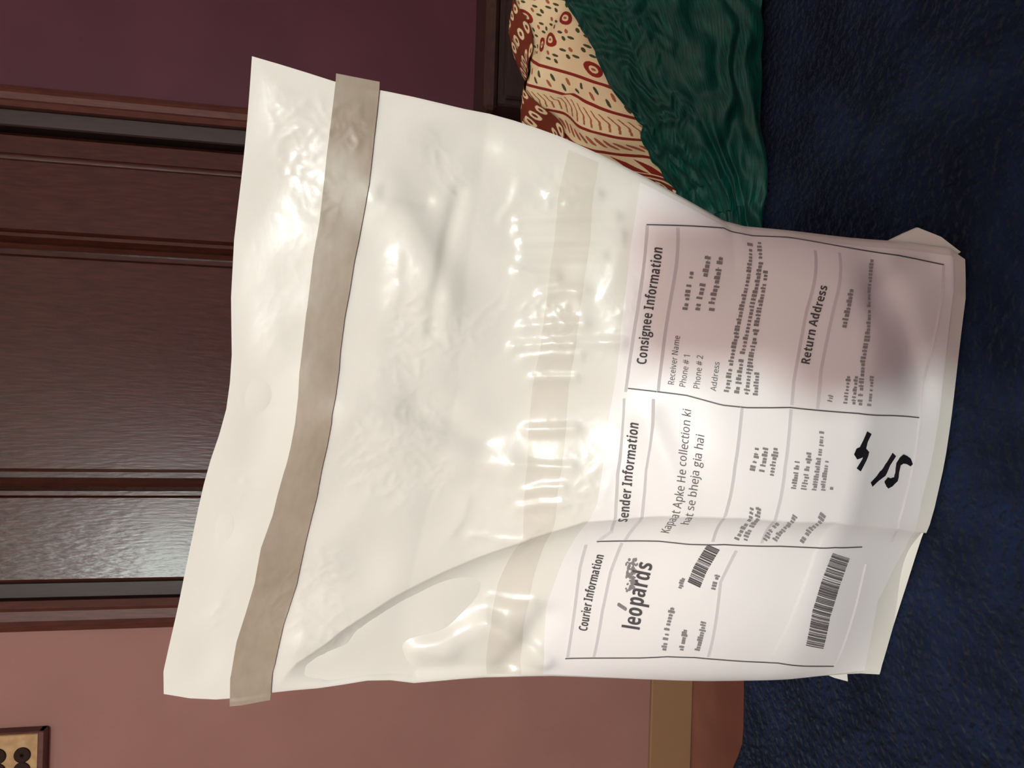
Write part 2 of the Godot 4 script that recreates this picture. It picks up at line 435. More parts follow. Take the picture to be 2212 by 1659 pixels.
const TITLES := [["Consignee Information", true, [0.6863, 0.4711, 0.792, 0.4711, 0.8928, 0.4713], [-0.0047, 0.0132, 0.235]], ["Sender Information", true, [0.3875, 0.4601, 0.4828, 0.4707, 0.5767, 0.4746], [-0.0033, 0.0128, 0.235]], ["Courier Information", true, [0.1305, 0.4686, 0.2063, 0.4724, 0.2987, 0.4718], [-0.0005, 0.0118, 0.235]], ["Return Address", true, [0.7571, 0.2627, 0.8322, 0.2556, 0.9027, 0.2453], [0.0016, 0.012, 0.235]], ["leopards", true, [0.1568, 0.3996, 0.2227, 0.4042, 0.306, 0.404], [-0.0013, 0.0225, 0.235]], ["Kapaat Apke He collection ki", false, [0.3821, 0.4008, 0.4438, 0.4041, 0.5398, 0.4101, 0.6335, 0.4101], [-0.0023, 0.0106, 0.235]], ["hat se bheja gia hai", false, [0.4155, 0.3839, 0.4526, 0.388, 0.5213, 0.3918, 0.5962, 0.3914], [-0.0022, 0.0106, 0.235]], ["Receiver Name", false, [0.6681, 0.4352, 0.7571, 0.4339], [-0.0026, 0.0077, 0.235]], ["Phone # 1", false, [0.6714, 0.4207, 0.7299, 0.4185], [-0.0023, 0.0077, 0.235]], ["Phone # 2", false, [0.6783, 0.4027, 0.739, 0.4018], [-0.0028, 0.0078, 0.235]], ["Address", false, [0.6844, 0.3815, 0.739, 0.3798], [-0.0024, 0.0073, 0.235]]]
const PRINT := [[12, [0.806, 0.4316, 0.8754, 0.4316], [-0.0028, 0.0068, 1.0]], [14, [0.814, 0.4158, 0.916, 0.41], [-0.003, 0.0081, 1.0]], [14, [0.8233, 0.398, 0.925, 0.3925], [-0.0034, 0.0083, 1.0]], [44, [0.6891, 0.3678, 0.7622, 0.3638, 0.9688, 0.3487], [-0.0006, 0.0065, 1.0]], [44, [0.6904, 0.3548, 0.7634, 0.3513, 0.9732, 0.3346], [-0.0006, 0.0065, 1.0]], [38, [0.692, 0.343, 0.7619, 0.3398, 0.9216, 0.33], [0.0001, 0.0065, 1.0]], [9, [0.6921, 0.3313, 0.7347, 0.3311], [0.0, 0.0064, 1.0]], [4, [0.6914, 0.2326, 0.7038, 0.2315], [0.0014, 0.0072, 1.0]], [11, [0.8306, 0.2186, 0.903, 0.2098], [0.0006, 0.0086, 1.0]], [10, [0.6898, 0.2106, 0.741, 0.2089], [0.0005, 0.0059, 1.0]], [10, [0.6891, 0.1986, 0.7421, 0.1976], [0.0004, 0.006, 1.0]], [44, [0.6879, 0.188, 0.7708, 0.1883, 0.9612, 0.1677], [0.0003, 0.0077, 1.0]], [12, [0.6858, 0.1723, 0.7427, 0.1717], [0.0011, 0.0073, 1.0]], [9, [0.551, 0.3279, 0.5952, 0.326], [0.0011, 0.007, 1.0]], [9, [0.5511, 0.3159, 0.597, 0.3142], [0.001, 0.0071, 1.0]], [10, [0.5456, 0.3034, 0.5987, 0.3024], [0.0009, 0.0072, 1.0]], [10, [0.393, 0.3145, 0.4309, 0.3141, 0.4768, 0.3195], [0.0036, 0.0074, 1.0]], [12, [0.3937, 0.3036, 0.4327, 0.305, 0.4793, 0.3102], [0.0034, 0.0075, 1.0]], [12, [0.5233, 0.2716, 0.5769, 0.2721], [0.0008, 0.0069, 1.0]], [14, [0.5226, 0.2581, 0.5947, 0.2573], [0.0011, 0.007, 1.0]], [24, [0.5219, 0.2424, 0.5795, 0.2429, 0.6357, 0.2414], [0.0011, 0.0072, 1.0]], [12, [0.5216, 0.2304, 0.5803, 0.231], [0.0011, 0.0073, 1.0]], [2, [0.5233, 0.2173, 0.5299, 0.2175], [0.0011, 0.0075, 1.0]], [8, [0.3962, 0.2779, 0.445, 0.2762], [0.0059, 0.007, 1.0]], [11, [0.3965, 0.264, 0.4398, 0.2613, 0.4667, 0.2611], [0.0071, 0.0084, 1.0]], [11, [0.3937, 0.2253, 0.4433, 0.2208, 0.4692, 0.218], [0.0093, 0.0103, 1.0]], [16, [0.1145, 0.3642, 0.1795, 0.3707, 0.2244, 0.3715], [0.0003, 0.0073, 1.0]], [10, [0.1197, 0.342, 0.174, 0.347], [0.0008, 0.0069, 1.0]], [12, [0.1223, 0.3205, 0.1984, 0.3259], [0.0018, 0.0076, 1.0]], [5, [0.2679, 0.3691, 0.2912, 0.3674], [0.0018, 0.0059, 1.0]], [6, [0.2766, 0.3262, 0.3119, 0.3261], [0.0012, 0.006, 1.0]]]
const CODES := [[26, [0.2775, 0.3462, 0.3114, 0.3435, 0.3667, 0.3343], [0.0084, 0.0175, 1.0]], [54, [0.1175, 0.1336, 0.2107, 0.1453, 0.2785, 0.1444, 0.3469, 0.138], [0.0237, 0.0377, 1.0]]]
const INK := [[[0.635, 0.171, 0.6189, 0.1766, 0.6036, 0.1804, 0.5965, 0.185, 0.5892, 0.1908], [0.0037, 0.0034, 0.0048, 0.0075, 0.0041]], [[0.6028, 0.1818, 0.5945, 0.1719, 0.5818, 0.1744, 0.5628, 0.1822], [0.0048, 0.0037, 0.0031, 0.0037]], [[0.5813, 0.1116, 0.5632, 0.1206, 0.5462, 0.1289, 0.5364, 0.1384, 0.5262, 0.1494], [0.0037, 0.0034, 0.0058, 0.0037, 0.0034]], [[0.5529, 0.0709, 0.5627, 0.0792, 0.5691, 0.0916, 0.5592, 0.0993, 0.5405, 0.0987, 0.5265, 0.0988, 0.5193, 0.1096, 0.5298, 0.1192], [0.002, 0.0044, 0.0061, 0.0037, 0.0027, 0.0041, 0.0068, 0.0034]]]
const LOGO := [[0.2765, 0.4342, 0.0011, 0.0011], [0.2964, 0.4438, 0.0006, 0.0008], [0.2402, 0.4332, 0.0009, 0.001], [0.2762, 0.4414, 0.0008, 0.0008], [0.2586, 0.4321, 0.0007, 0.0009], [0.2896, 0.4407, 0.0009, 0.0012], [0.3061, 0.4343, 0.0014, 0.0008], [0.2454, 0.4313, 0.0009, 0.0007], [0.2657, 0.4359, 0.0009, 0.0008], [0.2965, 0.4379, 0.0009, 0.0008], [0.251, 0.4372, 0.0007, 0.0008], [0.2643, 0.4318, 0.0012, 0.001], [0.2645, 0.4332, 0.0011, 0.0007], [0.2662, 0.4409, 0.0015, 0.0007], [0.2863, 0.4341, 0.001, 0.0009], [0.2409, 0.4379, 0.0007, 0.0006], [0.2474, 0.4329, 0.0015, 0.001], [0.2758, 0.4342, 0.0014, 0.0011], [0.288, 0.4357, 0.0013, 0.001], [0.3004, 0.4373, 0.0011, 0.0006], [0.2527, 0.4308, 0.0015, 0.0011], [0.2733, 0.4406, 0.0014, 0.0011], [0.2708, 0.4368, 0.0008, 0.0006], [0.2985, 0.4382, 0.001, 0.0005], [0.2539, 0.431, 0.001, 0.0007], [0.2847, 0.4315, 0.0007, 0.0005], [0.2462, 0.4277, 0.0014, 0.0006], [0.2573, 0.4313, 0.0009, 0.0005], [0.2962, 0.439, 0.0007, 0.001], [0.2961, 0.4357, 0.0013, 0.0006], [0.2597, 0.4347, 0.0007, 0.0011], [0.2945, 0.4326, 0.0008, 0.0007], [0.297, 0.4313, 0.001, 0.0007], [0.2957, 0.4353, 0.0008, 0.0011], [0.2943, 0.4409, 0.001, 0.0009], [0.2465, 0.4292, 0.0013, 0.0007], [0.3044, 0.4364, 0.0015, 0.001], [0.292, 0.445, 0.0013, 0.0007], [0.2724, 0.4382, 0.0011, 0.0011], [0.2433, 0.4334, 0.0014, 0.0008], [0.2411, 0.4378, 0.0007, 0.0006], [0.2681, 0.435, 0.0012, 0.0008], [0.2783, 0.441, 0.0013, 0.0006], [0.2524, 0.4369, 0.0006, 0.0005], [0.2683, 0.4387, 0.0013, 0.0009], [0.2841, 0.4398, 0.001, 0.0008], [0.2767, 0.4413, 0.0013, 0.0007], [0.2682, 0.4306, 0.0007, 0.001], [0.2767, 0.4362, 0.001, 0.0005], [0.2559, 0.4323, 0.0009, 0.0012], [0.3044, 0.4374, 0.0012, 0.0008], [0.2953, 0.4399, 0.0006, 0.0011], [0.2842, 0.4366, 0.001, 0.001], [0.2463, 0.4329, 0.0014, 0.0007], [0.2574, 0.4296, 0.0007, 0.001], [0.2677, 0.4324, 0.0011, 0.0008], [0.2602, 0.4294, 0.0013, 0.0011], [0.2577, 0.4287, 0.0011, 0.0009], [0.2474, 0.4304, 0.0011, 0.0006], [0.2439, 0.4317, 0.0012, 0.0011], [0.3029, 0.4426, 0.0011, 0.001], [0.276, 0.434, 0.001, 0.0009], [0.283, 0.4417, 0.0007, 0.0006], [0.2371, 0.4359, 0.0011, 0.0009], [0.2948, 0.4358, 0.001, 0.001], [0.2762, 0.4352, 0.0014, 0.001], [0.2487, 0.4326, 0.0006, 0.0007], [0.2867, 0.4413, 0.0011, 0.001], [0.2777, 0.4313, 0.0011, 0.0005], [0.2762, 0.4353, 0.0015, 0.0006], [0.2036, 0.4423, 0.0013, 0.0009], [0.2029, 0.4411, 0.0013, 0.0009], [0.2022, 0.44, 0.0013, 0.0009], [0.2014, 0.4388, 0.0013, 0.0009], [0.2007, 0.4377, 0.0013, 0.0009], [0.2, 0.4366, 0.0013, 0.0009], [0.1993, 0.4354, 0.0013, 0.0009], [0.1985, 0.4343, 0.0013, 0.0009], [0.1978, 0.4331, 0.0013, 0.0009], [0.1971, 0.432, 0.0013, 0.0009]]
const LABEL_TOP := [0.0299, 0.5161, 0.1766, 0.5316, 0.2762, 0.5256, 0.4096, 0.5089, 0.5255, 0.517, 0.6559, 0.5117, 0.7701, 0.5142, 0.8659, 0.5157, 0.9552, 0.512]
const LABEL_BOTTOM := [0.0225, 0.03, 0.2085, 0.0479, 0.342, 0.022, 0.47, 0.0329, 0.6537, 0.0288, 0.8459, 0.0301, 0.9422, 0.0277]
const TAPE_A := [0.0126, 0.9204, 0.0485, 0.9202, 0.1095, 0.9225, 0.2191, 0.9162, 0.2845, 0.9176, 0.3412, 0.9124, 0.4286, 0.9123, 0.5057, 0.917, 0.5787, 0.9186, 0.6789, 0.9102, 0.8027, 0.9055, 0.8948, 0.9069, 0.9847, 0.9055]
const TAPE_B := [0.0102, 0.8706, 0.0567, 0.8689, 0.1371, 0.8695, 0.2101, 0.8644, 0.2899, 0.865, 0.3716, 0.864, 0.4526, 0.8698, 0.5148, 0.8736, 0.6111, 0.8701, 0.7044, 0.8618, 0.7816, 0.8569, 0.8639, 0.8538, 0.9304, 0.8545, 0.9861, 0.8545]
const CLEAR_A := [0.0242, 0.5921, 0.1134, 0.6007, 0.199, 0.6009, 0.318, 0.5895, 0.3974, 0.6019, 0.5083, 0.6175, 0.5905, 0.6204, 0.6565, 0.6151, 0.7438, 0.6137, 0.8283, 0.6151, 0.9095, 0.6191, 0.9756, 0.6136]
const CLEAR_B := [0.0273, 0.5454, 0.1212, 0.5556, 0.2181, 0.5571, 0.3559, 0.5545, 0.4181, 0.5626, 0.5229, 0.5693, 0.6061, 0.5726, 0.6727, 0.5697, 0.7613, 0.5691, 0.8478, 0.5693, 0.9306, 0.5737, 0.974, 0.5714]

func make_mailer() -> void:
	for c in CREASES:
		var r := Rect2(c[3], c[4], 0, 0)
		for i in (c.size() - 3) / 2:
			r = r.expand(Vector2(c[3 + 2 * i], c[4 + 2 * i]))
		crease_boxes.append(r.grow((9.0 if crease_boxes.is_empty() else 3.0) * maxf(c[1], c[2])))
	var t := base("mailer_bag", Vector3(-0.0579, 0.4500, -0.4765), deg_to_rad(-13.425))
	tag(t, "white plastic mailer bag with taped flap and printed shipping label, standing on blue bedspread", "parcel")
	t.rotation_order = EULER_ORDER_YXZ
	t.rotation.x = deg_to_rad(-2.0)
	var fr := put(grid_mesh(300, 400, func(u: float, v: float) -> Vector3: return front(u, v)), "front_film", M.film, t)
	var bk := func(u: float, v: float) -> Vector3:
		var p := flat_point(1.0 - u, v)
		var d := bulge(1.0 - u, v) * 0.75 + soft.get_noise_2d(p.x * 900.0 + 500.0, p.y * 900.0) * 0.004 * smoothstep(0.0, 0.06, minf(minf(u, 1.0 - u), minf(v, 1.0 - v)))
		return Vector3(p.x, p.y, forward(1.0 - u, v) + 0.046 * maxf(0.0, v - 0.72) - d + 0.003 * sin(p.x * 21.0 + 1.0) * smoothstep(0.70, 1.0, v) - 0.0004)
	put(grid_mesh(110, 140, bk), "back_film", M.film, t)
	# the grey-brown packing tape over the flap, turned round both edges
	var tp := func(u: float, v: float) -> Vector3:
		var w := lerpf(-0.012, 1.012, u)
		return front(w, lerpf(strip_v(TAPE_B, w), strip_v(TAPE_A, w), v), 0.0014 if w > 0.0 and w < 1.0 else 0.0002)
	tag(put(grid_mesh(300, 30, tp), "flap_tape", M.tape, t), "grey-brown packing tape closing the flap", "")
	var tb := func(u: float, v: float) -> Vector3:
		var w := lerpf(1.012, -0.012, u)
		var p := flat_point(w, lerpf(strip_v(TAPE_B, w), strip_v(TAPE_A, w), v))
		return Vector3(p.x, p.y, -bulge(clampf(w, 0.0, 1.0), 0.85) * 0.75 - 0.003 + 0.003 * sin(p.x * 21.0 + 1.0))
	# clear tape across the middle
	var cp := func(u: float, v: float) -> Vector3:
		var w := lerpf(0.01, 0.985, u)
		return front(w, lerpf(strip_v(CLEAR_B, w), strip_v(CLEAR_A, w), v), 0.0010)
	tag(put(grid_mesh(300, 36, cp), "clear_tape", M.clear_tape, t), "glossy wrinkled clear tape", "")
	# small folded corners that stick out at the bottom
	for e in [[[0.1595, 0.0548, -0.004], [0.1651, 0.0446, -0.004], [0.1695, 0.0357, -0.004], [0.1649, 0.0181, -0.004], [0.1563, 0.0017, -0.004], [0.1514, 0.0083, -0.004], [0.1499, 0.0314, -0.004]], [[-0.1479, 0.0472, -0.006], [-0.1518, 0.0447, -0.006], [-0.1571, 0.0326, -0.006], [-0.1605, 0.0208, -0.006], [-0.1505, 0.0235, -0.006], [-0.1466, 0.0272, -0.006]]]:
		put(fold_tab(e), "folded_corner", M.film, t)
	# the printed sheet
	var lb := func(u: float, v: float) -> Vector3:
		var w := lerpf(0.012, 0.985, u)
		return front(w, lerpf(strip_v(LABEL_BOTTOM, w), strip_v(LABEL_TOP, w), v), 0.0006)
	var label := put(grid_mesh(300, 220, lb), "shipping_label", M.paper, t)
	tag(label, "white printed shipping label in three columns", "")
	for l in LINES:
		put(ribbon(l, [0.00075], 0.0011), "border_line", M.ink, label)
	for l in GREY_LINES:
		put(ribbon(l, [0.0021], 0.0009), "row_line", M.grey_ink, label)
	for a in TITLES:
		put(lay(words(a[0], a[1]), a[2], a[3], 0.0011), "lettering", M.ink if a[1] else M.soft_ink, label)
	for a in PRINT:
		put(lay(marks(a[0]), a[1], a[2], 0.0011), "small_print", M.pale_ink, label)
	for a in CODES:
		put(lay(bars(a[0]), a[1], a[2], 0.0011), "barcode", M.ink, label)
	var logo := begin()
	for p in LOGO:
		var c := front(p[0], p[1], 0.0011)
		for k in 8:
			var a0 := TAU * k / 8
			var a1 := TAU * (k + 1) / 8
			for q in [c, c + Vector3(cos(a1) * p[2], sin(a1) * p[3], 0), c + Vector3(cos(a0) * p[2], sin(a0) * p[3], 0)]:
				logo.add_vertex(q)
	put(done(logo), "leaping_cat_emblem", M.pale_ink, label)
	for a in INK:
		put(ribbon(a[0], a[1], 0.0012, 0.004), "marker_stroke", M.marker, label)

# ---------------------------------------------------------------- cloth heap
const HEAP_X := [-0.02, 0.1817, 0.2152, 0.2553, 0.3044, 0.3637, 0.4032, 0.428, 0.8]
const HEAP_H := [0.02, 0.025, 0.0679, 0.1451, 0.1914, 0.2037, 0.2116, 0.2145, 0.193]
const SHAWL_X := [0.1784, 0.2116, 0.2615, 0.3347, 0.3892, 0.4073, 0.8]
const SHAWL_B := [0.3304, 0.2906, 0.222, 0.2581, 0.3034, 0.3256, 0.3456]

func table(xs: Array, ys: Array, x: float) -> float:
	if x <= xs[0]:
		return ys[0]
	for i in xs.size() - 1:
		if x <= xs[i + 1]:
			return lerpf(ys[i], ys[i + 1], (x - xs[i]) / (xs[i + 1] - xs[i]))
	return ys[-1]

func heap_point(x: float, b: float) -> Vector3:
	var a := clampf(b, 0.0, 1.0) * PI
	return Vector3(x, 0.452 + table(HEAP_X, HEAP_H, x) * pow(sin(a), 0.85), -0.86 + 0.155 * cos(a))

func heap_normal(x: float, b: float) -> Vector3:
	var p := heap_point(x, b)
	var n := (heap_point(x + 0.004, b) - p).cross(heap_point(x, minf(b + 0.01, 0.99)) - heap_point(x, maxf(b - 0.01, 0.01)))
	return n.normalized()

func print_image() -> ImageTexture:
	# block-printed cotton: u runs across the bands of the print, v along them
	var w := 1024
	var h := 512
	var im := Image.create(w, h, false, Image.FORMAT_RGB8)
	var cream := srgb(240, 218, 176)
	var red := srgb(140, 44, 34)
	var green := srgb(74, 76, 52)
	var rust := srgb(170, 96, 70)
	im.fill(cream)
	var dot := func(cx: float, cy: float, rx: float, ry: float, c: Color, inner := 0.0) -> void:
		for y in range(int(cy - ry) - 1, int(cy + ry) + 2):
			for x in range(int(cx - rx) - 1, int(cx + rx) + 2):
				var d := Vector2((x - cx) / rx, (y - cy) / ry).length()
				if d <= 1.0 and d >= inner:
					im.set_pixel(posmod(x, w), posmod(y, h), c)
	# field of rings and leaves on the far part
	for j in 12:
		for i in 8:
			var cx := 540.0 + i * 62.0 + (31.0 if j % 2 else 0.0)
			var cy := j * 42.6 + 20.0
			if (i + j) % 3 == 0:
				dot.call(cx, cy, 26.0, 20.0, red, 0.5)
				dot.call(cx, cy, 5.0, 5.0, rust)
			else:
				for k in 4:
					var a := TAU * k / 4 + 0.5 + j
					dot.call(cx + cos(a) * 15.0, cy + sin(a) * 13.0, 5.0 + (k % 2) * 3.0, 7.0 - (k % 2) * 3.0, green if k < 3 else rust)
	# bands
	for x0 in [[490, 12, red], [400, 12, red], [300, 12, red], [210, 14, red], [120, 14, red]]:
		im.fill_rect(Rect2i(x0[0], 0, x0[1], h), x0[2])
	for j in 32:
		var cy := j * 16.0 + 8.0
		dot.call(448.0 + 14.0 * (1 if j % 2 else -1), cy, 13.0, 4.0, green if j % 3 else rust)
		dot.call(260.0, cy, 18.0, 5.0, rust)
		for k in 20:
			im.fill_rect(Rect2i(322 + k * 3, int(cy) - 8 + absi(10 - k) * 8 / 10, 3, 4), rust)
	for j in 16:
		for k in 60:
			var hw := 14 - k * 14 / 60
			im.fill_rect(Rect2i(140 + k, j * 32 + 16 - hw, 1, hw * 2), red)
	im.fill_rect(Rect2i(0, 0, 110, h), srgb(120, 52, 36))
	for j in 16:
		for i in 3:
			dot.call(20.0 + i * 34.0, j * 32.0 + 16.0, 12.0, 9.0, cream, 0.4)
	return ImageTexture.create_from_image(im)

func make_cloths() -> void:
	var fl := func(u: float, v: float) -> Vector3:
		var x := lerpf(0.02, 0.80, u)
		var b := lerpf(0.03, 0.98, v)
		var n := heap_normal(x, b)
		var d := 0.007 * sin(70.0 * (x + 0.10 * (b - 0.3)) + 5.0 * b) + 0.006 * fold_noise.get_noise_3d(x * 900.0, b * 260.0, 0.0)
		return heap_point(x, b) + n * d * smoothstep(0.0, 0.1, b)
	var m := grid_mesh(150, 110, fl)
	# the print follows the cloth, its bands slanting over the heap
	var arr := m.surface_get_arrays(0)
	var uv := PackedVector2Array()
	for j in 111:
		for i in 151:
			var x := lerpf(0.02, 0.80, i / 150.0)
			var b := lerpf(0.03, 0.98, j / 110.0)
			uv.append(Vector2(0.48 + (x - 0.31 - 0.26 * (b - 0.3)) * 3.4, b * 1.9))
	arr[Mesh.ARRAY_TEX_UV] = uv
	var am := ArrayMesh.new()
	am.add_surface_from_arrays(Mesh.PRIMITIVE_TRIANGLES, arr)
	var quilt := put(am, "floral_quilt", M.floral)
	var hem := func(u: float, v: float) -> Vector3:
		var x := lerpf(0.225, 0.79, u)
		var b := lerpf(0.47 + 0.02 * sin(x * 60.0), 0.66, v)
		var n := heap_normal(x, b)
		return heap_point(x, b) + n * (0.007 * sin(70.0 * (x + 0.10 * (b - 0.3)) + 5.0 * b) + 0.006 * fold_noise.get_noise_3d(x * 900.0, b * 260.0, 0.0) + 0.003)
	var hem_arr := grid_mesh(120, 26, hem).surface_get_arrays(0)
	var hem_uv := PackedVector2Array()
	for j in 27:
		for i in 121:
			hem_uv.append(Vector2(lerpf(0.004, 0.104, fposmod(j / 13.0, 1.0)), i / 120.0 * 1.6))
	hem_arr[Mesh.ARRAY_TEX_UV] = hem_uv
	var hem_mesh := ArrayMesh.new()
	hem_mesh.add_surface_from_arrays(Mesh.PRIMITIVE_TRIANGLES, hem_arr)
	tag(put(hem_mesh, "hem", M.floral, quilt), "rust red printed hem", "")
	tag(quilt, "cream block-printed cotton quilt with red rings and bands heaped behind the mailer", "quilt")
	var gr := func(u: float, v: float) -> Vector3:
		var x := lerpf(0.03, 0.82, u)
		var e := table(SHAWL_X, SHAWL_B, x)
		var b := lerpf(0.012, e, v)
		var n := heap_normal(x, b)
		var ruffle := sin(330.0 * x + 9.0 * fold_noise.get_noise_2d(x * 500.0, v * 160.0)) * 0.5 + 0.5
		var pleat := sin(b * 95.0 + 10.0 * fold_noise.get_noise_2d(x * 260.0 + 900.0, b * 240.0)) * 0.5 + 0.5
		var d := 0.017 + 0.0040 * ruffle * smoothstep(0.35, 0.8, v) + 0.007 * pleat * (1.0 - smoothstep(0.45, 0.9, v)) + 0.008 * fold_noise.get_noise_2d(x * 400.0, b * 400.0)
		return heap_point(x, b) + n * maxf(d, 0.008)
	tag(put(grid_mesh(320, 150, gr), "green_shawl", M.shawl), "crumpled dark green shawl lying over the printed quilt", "shawl")

# ---------------------------------------------------------------- the room
func make_room() -> void:
	var S := "structure"
	tag(put(box(Vector3(-2.0, -0.1, -2.0), Vector3(2.0, 0.0, 2.7), 0.0), "floor", M.floor_tile), "", "", "", S)
	tag(put(box(Vector3(-2.0, 2.75, -2.0), Vector3(2.0, 2.85, 2.7), 0.0), "ceiling", M.ceiling), "", "", "", S)
	tag(put(box(Vector3(-2.0, 0.0, -1.985), Vector3(-0.532, 2.75, -1.785), 0.0), "wall_back_left", M.pink), "", "", "", S)
	tag(put(box(Vector3(0.571, 0.0, -1.985), Vector3(2.0, 2.75, -1.785), 0.0), "wall_back_right", M.maroon), "", "", "", S)
	tag(put(box(Vector3(-0.532, 2.12, -1.985), Vector3(0.571, 2.75, -1.785), 0.0), "wall_back_top", M.pink), "", "", "", S)
	tag(put(box(Vector3(-2.0, 0.0, -1.785), Vector3(-1.8, 2.75, 2.5), 0.0), "wall_left", M.pink), "", "", "", S)
	tag(put(box(Vector3(1.8, 0.0, -1.785), Vector3(2.0, 2.75, 2.5), 0.0), "wall_right", M.lilac), "", "", "", S)
	tag(put(box(Vector3(-2.0, 0.0, 2.5), Vector3(2.0, 2.75, 2.7), 0.0), "wall_front", M.lilac), "", "", "", S)
	tag(put(box(Vector3(-1.8, 0.0, -1.785), Vector3(-0.532, 0.106, -1.77), 0.003), "baseboard_back_left", M.skirting), "", "", "", S)
	tag(put(box(Vector3(-1.8, 0.0, -1.77), Vector3(-1.785, 0.106, 2.5), 0.003), "baseboard_left", M.skirting), "", "", "", S)

func make_door() -> void:
	var d := base("door_1", Vector3(0, 0, -1.785))
	tag(d, "", "", "", "structure")
	# casing: a moulded board on each side and over the top
	for s in [[0.529, 0.571], [-0.532, -0.470]]:
		var a: float = s[0]
		var b: float = s[1]
		var w := b - a
		var prof := [Vector2(a, 0.0), Vector2(b, 0.0), Vector2(b, 0.022), Vector2(b - w * 0.22, 0.030), Vector2(b - w * 0.34, 0.024), Vector2(a + w * 0.34, 0.024), Vector2(a + w * 0.22, 0.030), Vector2(a, 0.022)]
		put(extrude(prof, 0.0, 2.12), "casing", M.casing, d)
	put(box(Vector3(-0.532, 2.08, 0.0), Vector3(0.571, 2.14, 0.026), 0.004), "head_casing", M.casing, d)
	# jambs: boards that line the opening
	put(box(Vector3(0.494, 0.0, -0.19), Vector3(0.529, 2.08, 0.006), 0.003), "jamb", M.jamb, d)
	put(box(Vector3(-0.470, 0.0, -0.19), Vector3(-0.436, 2.08, 0.006), 0.003), "jamb", M.jamb, d)
	# leaf, standing a hand's breadth ajar on hinges at the right
	var leaf := Node3D.new()
	leaf.name = "leaf"
	d.add_child(leaf, true)
	leaf.position = Vector3(0.490, 0, -0.010)
	leaf.rotation.y = deg_to_rad(7.0)
	var L0: float = [-0.9093, -0.7425, -0.7082, -0.2454, -0.2164][0]
	var a0: float = [-0.9093, -0.7425, -0.7082, -0.2454, -0.2164][1]
	var a1: float = [-0.9093, -0.7425, -0.7082, -0.2454, -0.2164][2]
	var b0: float = [-0.9093, -0.7425, -0.7082, -0.2454, -0.2164][3]
	var b1: float = [-0.9093, -0.7425, -0.7082, -0.2454, -0.2164][4]
	var R0: float = -0.003
	put(box(Vector3(L0, 0.008, -0.04), Vector3(a0, 2.07, 0.0), 0.005), "stile", M.door, leaf)
	put(box(Vector3(b1, 0.008, -0.04), Vector3(R0, 2.07, 0.0), 0.009), "stile", M.door, leaf)
	put(box(Vector3(a0, 0.008, -0.04), Vector3(b1, 0.22, 0.0), 0.004), "rail", M.door, leaf)
	put(box(Vector3(a0, 1.93, -0.04), Vector3(b1, 2.07, 0.0), 0.004), "rail", M.door, leaf)
	put(box(Vector3(a0, 0.21, -0.034), Vector3(b1, 1.94, -0.018), 0.001), "panel_board", M.door, leaf)
	put(box(Vector3(a1 + 0.012, 0.27, -0.020), Vector3(b0 - 0.012, 1.88, -0.006), 0.011), "raised_panel", M.door, leaf)
	var bead := []
	for k in 9:
		bead.append(Vector2(-0.057 + 0.008 * cos(PI * k / 8), 0.006 * sin(PI * k / 8) - 0.001))
	bead.reverse()
	put(extrude(bead, 0.01, 2.06), "bead", M.door, leaf)
	for s in [[a0, a1, 1.0], [b0, b1, -1.0]]:
		var a: float = s[0]
		var b: float = s[1]
		var prof := [Vector2(a, -0.018), Vector2(b, -0.018), Vector2(b, -0.012), Vector2(lerpf(b, a, 0.3), -0.004), Vector2(lerpf(b, a, 0.5), -0.010), Vector2(lerpf(b, a, 0.75), 0.003), Vector2(a, 0.003)]
		if s[2] < 0.0:
			prof = [Vector2(a, -0.018), Vector2(b, -0.018), Vector2(b, 0.003), Vector2(lerpf(a, b, 0.75), 0.003), Vector2(lerpf(a, b, 0.5), -0.010), Vector2(lerpf(a, b, 0.3), -0.004), Vector2(a, -0.012)]
		put(extrude(prof, 0.22, 1.93), "moulding", M.door, leaf)
	var knob := put(lathe([Vector2(0.0, 0.062), Vector2(0.018, 0.058), Vector2(0.026, 0.045), Vector2(0.018, 0.03), Vector2(0.010, 0.022), Vector2(0.010, 0.006), Vector2(0.026, 0.005), Vector2(0.027, 0.0)], 24, 2), "door_knob", M.brass, leaf, Vector3(L0 + 0.075, 0.62, 0.0))
	knob.set_meta("label", "brass door knob")

func make_switchboard() -> void:
	# only its lower right corner is in view
	var t := base("switchboard", Vector3(-0.830, 1.52, -1.785))
	tag(t, "yellowed switchboard with brown rim and dark round sockets on the pink wall", "switchboard")
	var hw := 0.095
	var hh := 0.098
	put(box(Vector3(-hw + 0.006, -hh + 0.006, 0.0), Vector3(hw - 0.006, hh - 0.006, 0.020), 0.002), "face_plate", M.plate, t)
	put(box(Vector3(hw - 0.004, -hh, 0.0), Vector3(hw + 0.001, hh, 0.026), 0.002), "rim", M.casing, t)
	put(box(Vector3(-hw - 0.001, -hh, 0.0), Vector3(-hw + 0.004, hh, 0.026), 0.002), "rim", M.casing, t)
	put(box(Vector3(-hw - 0.001, -hh - 0.001, 0.0), Vector3(hw + 0.001, -hh + 0.012, 0.027), 0.002), "rim", M.casing, t)
	put(box(Vector3(-hw - 0.001, hh - 0.012, 0.0), Vector3(hw + 0.001, hh + 0.001, 0.027), 0.002), "rim", M.casing, t)
	var sock := lathe([Vector2(0.0, 0.0235), Vector2(0.013, 0.0235), Vector2(0.0155, 0.0225), Vector2(0.016, 0.019)], 24, 2)
	for j in 4:
		for i in 5:
			put(sock, "socket", M.bakelite, t, Vector3(0.047 - i * 0.030, -0.057 + j * 0.045, 0.0))

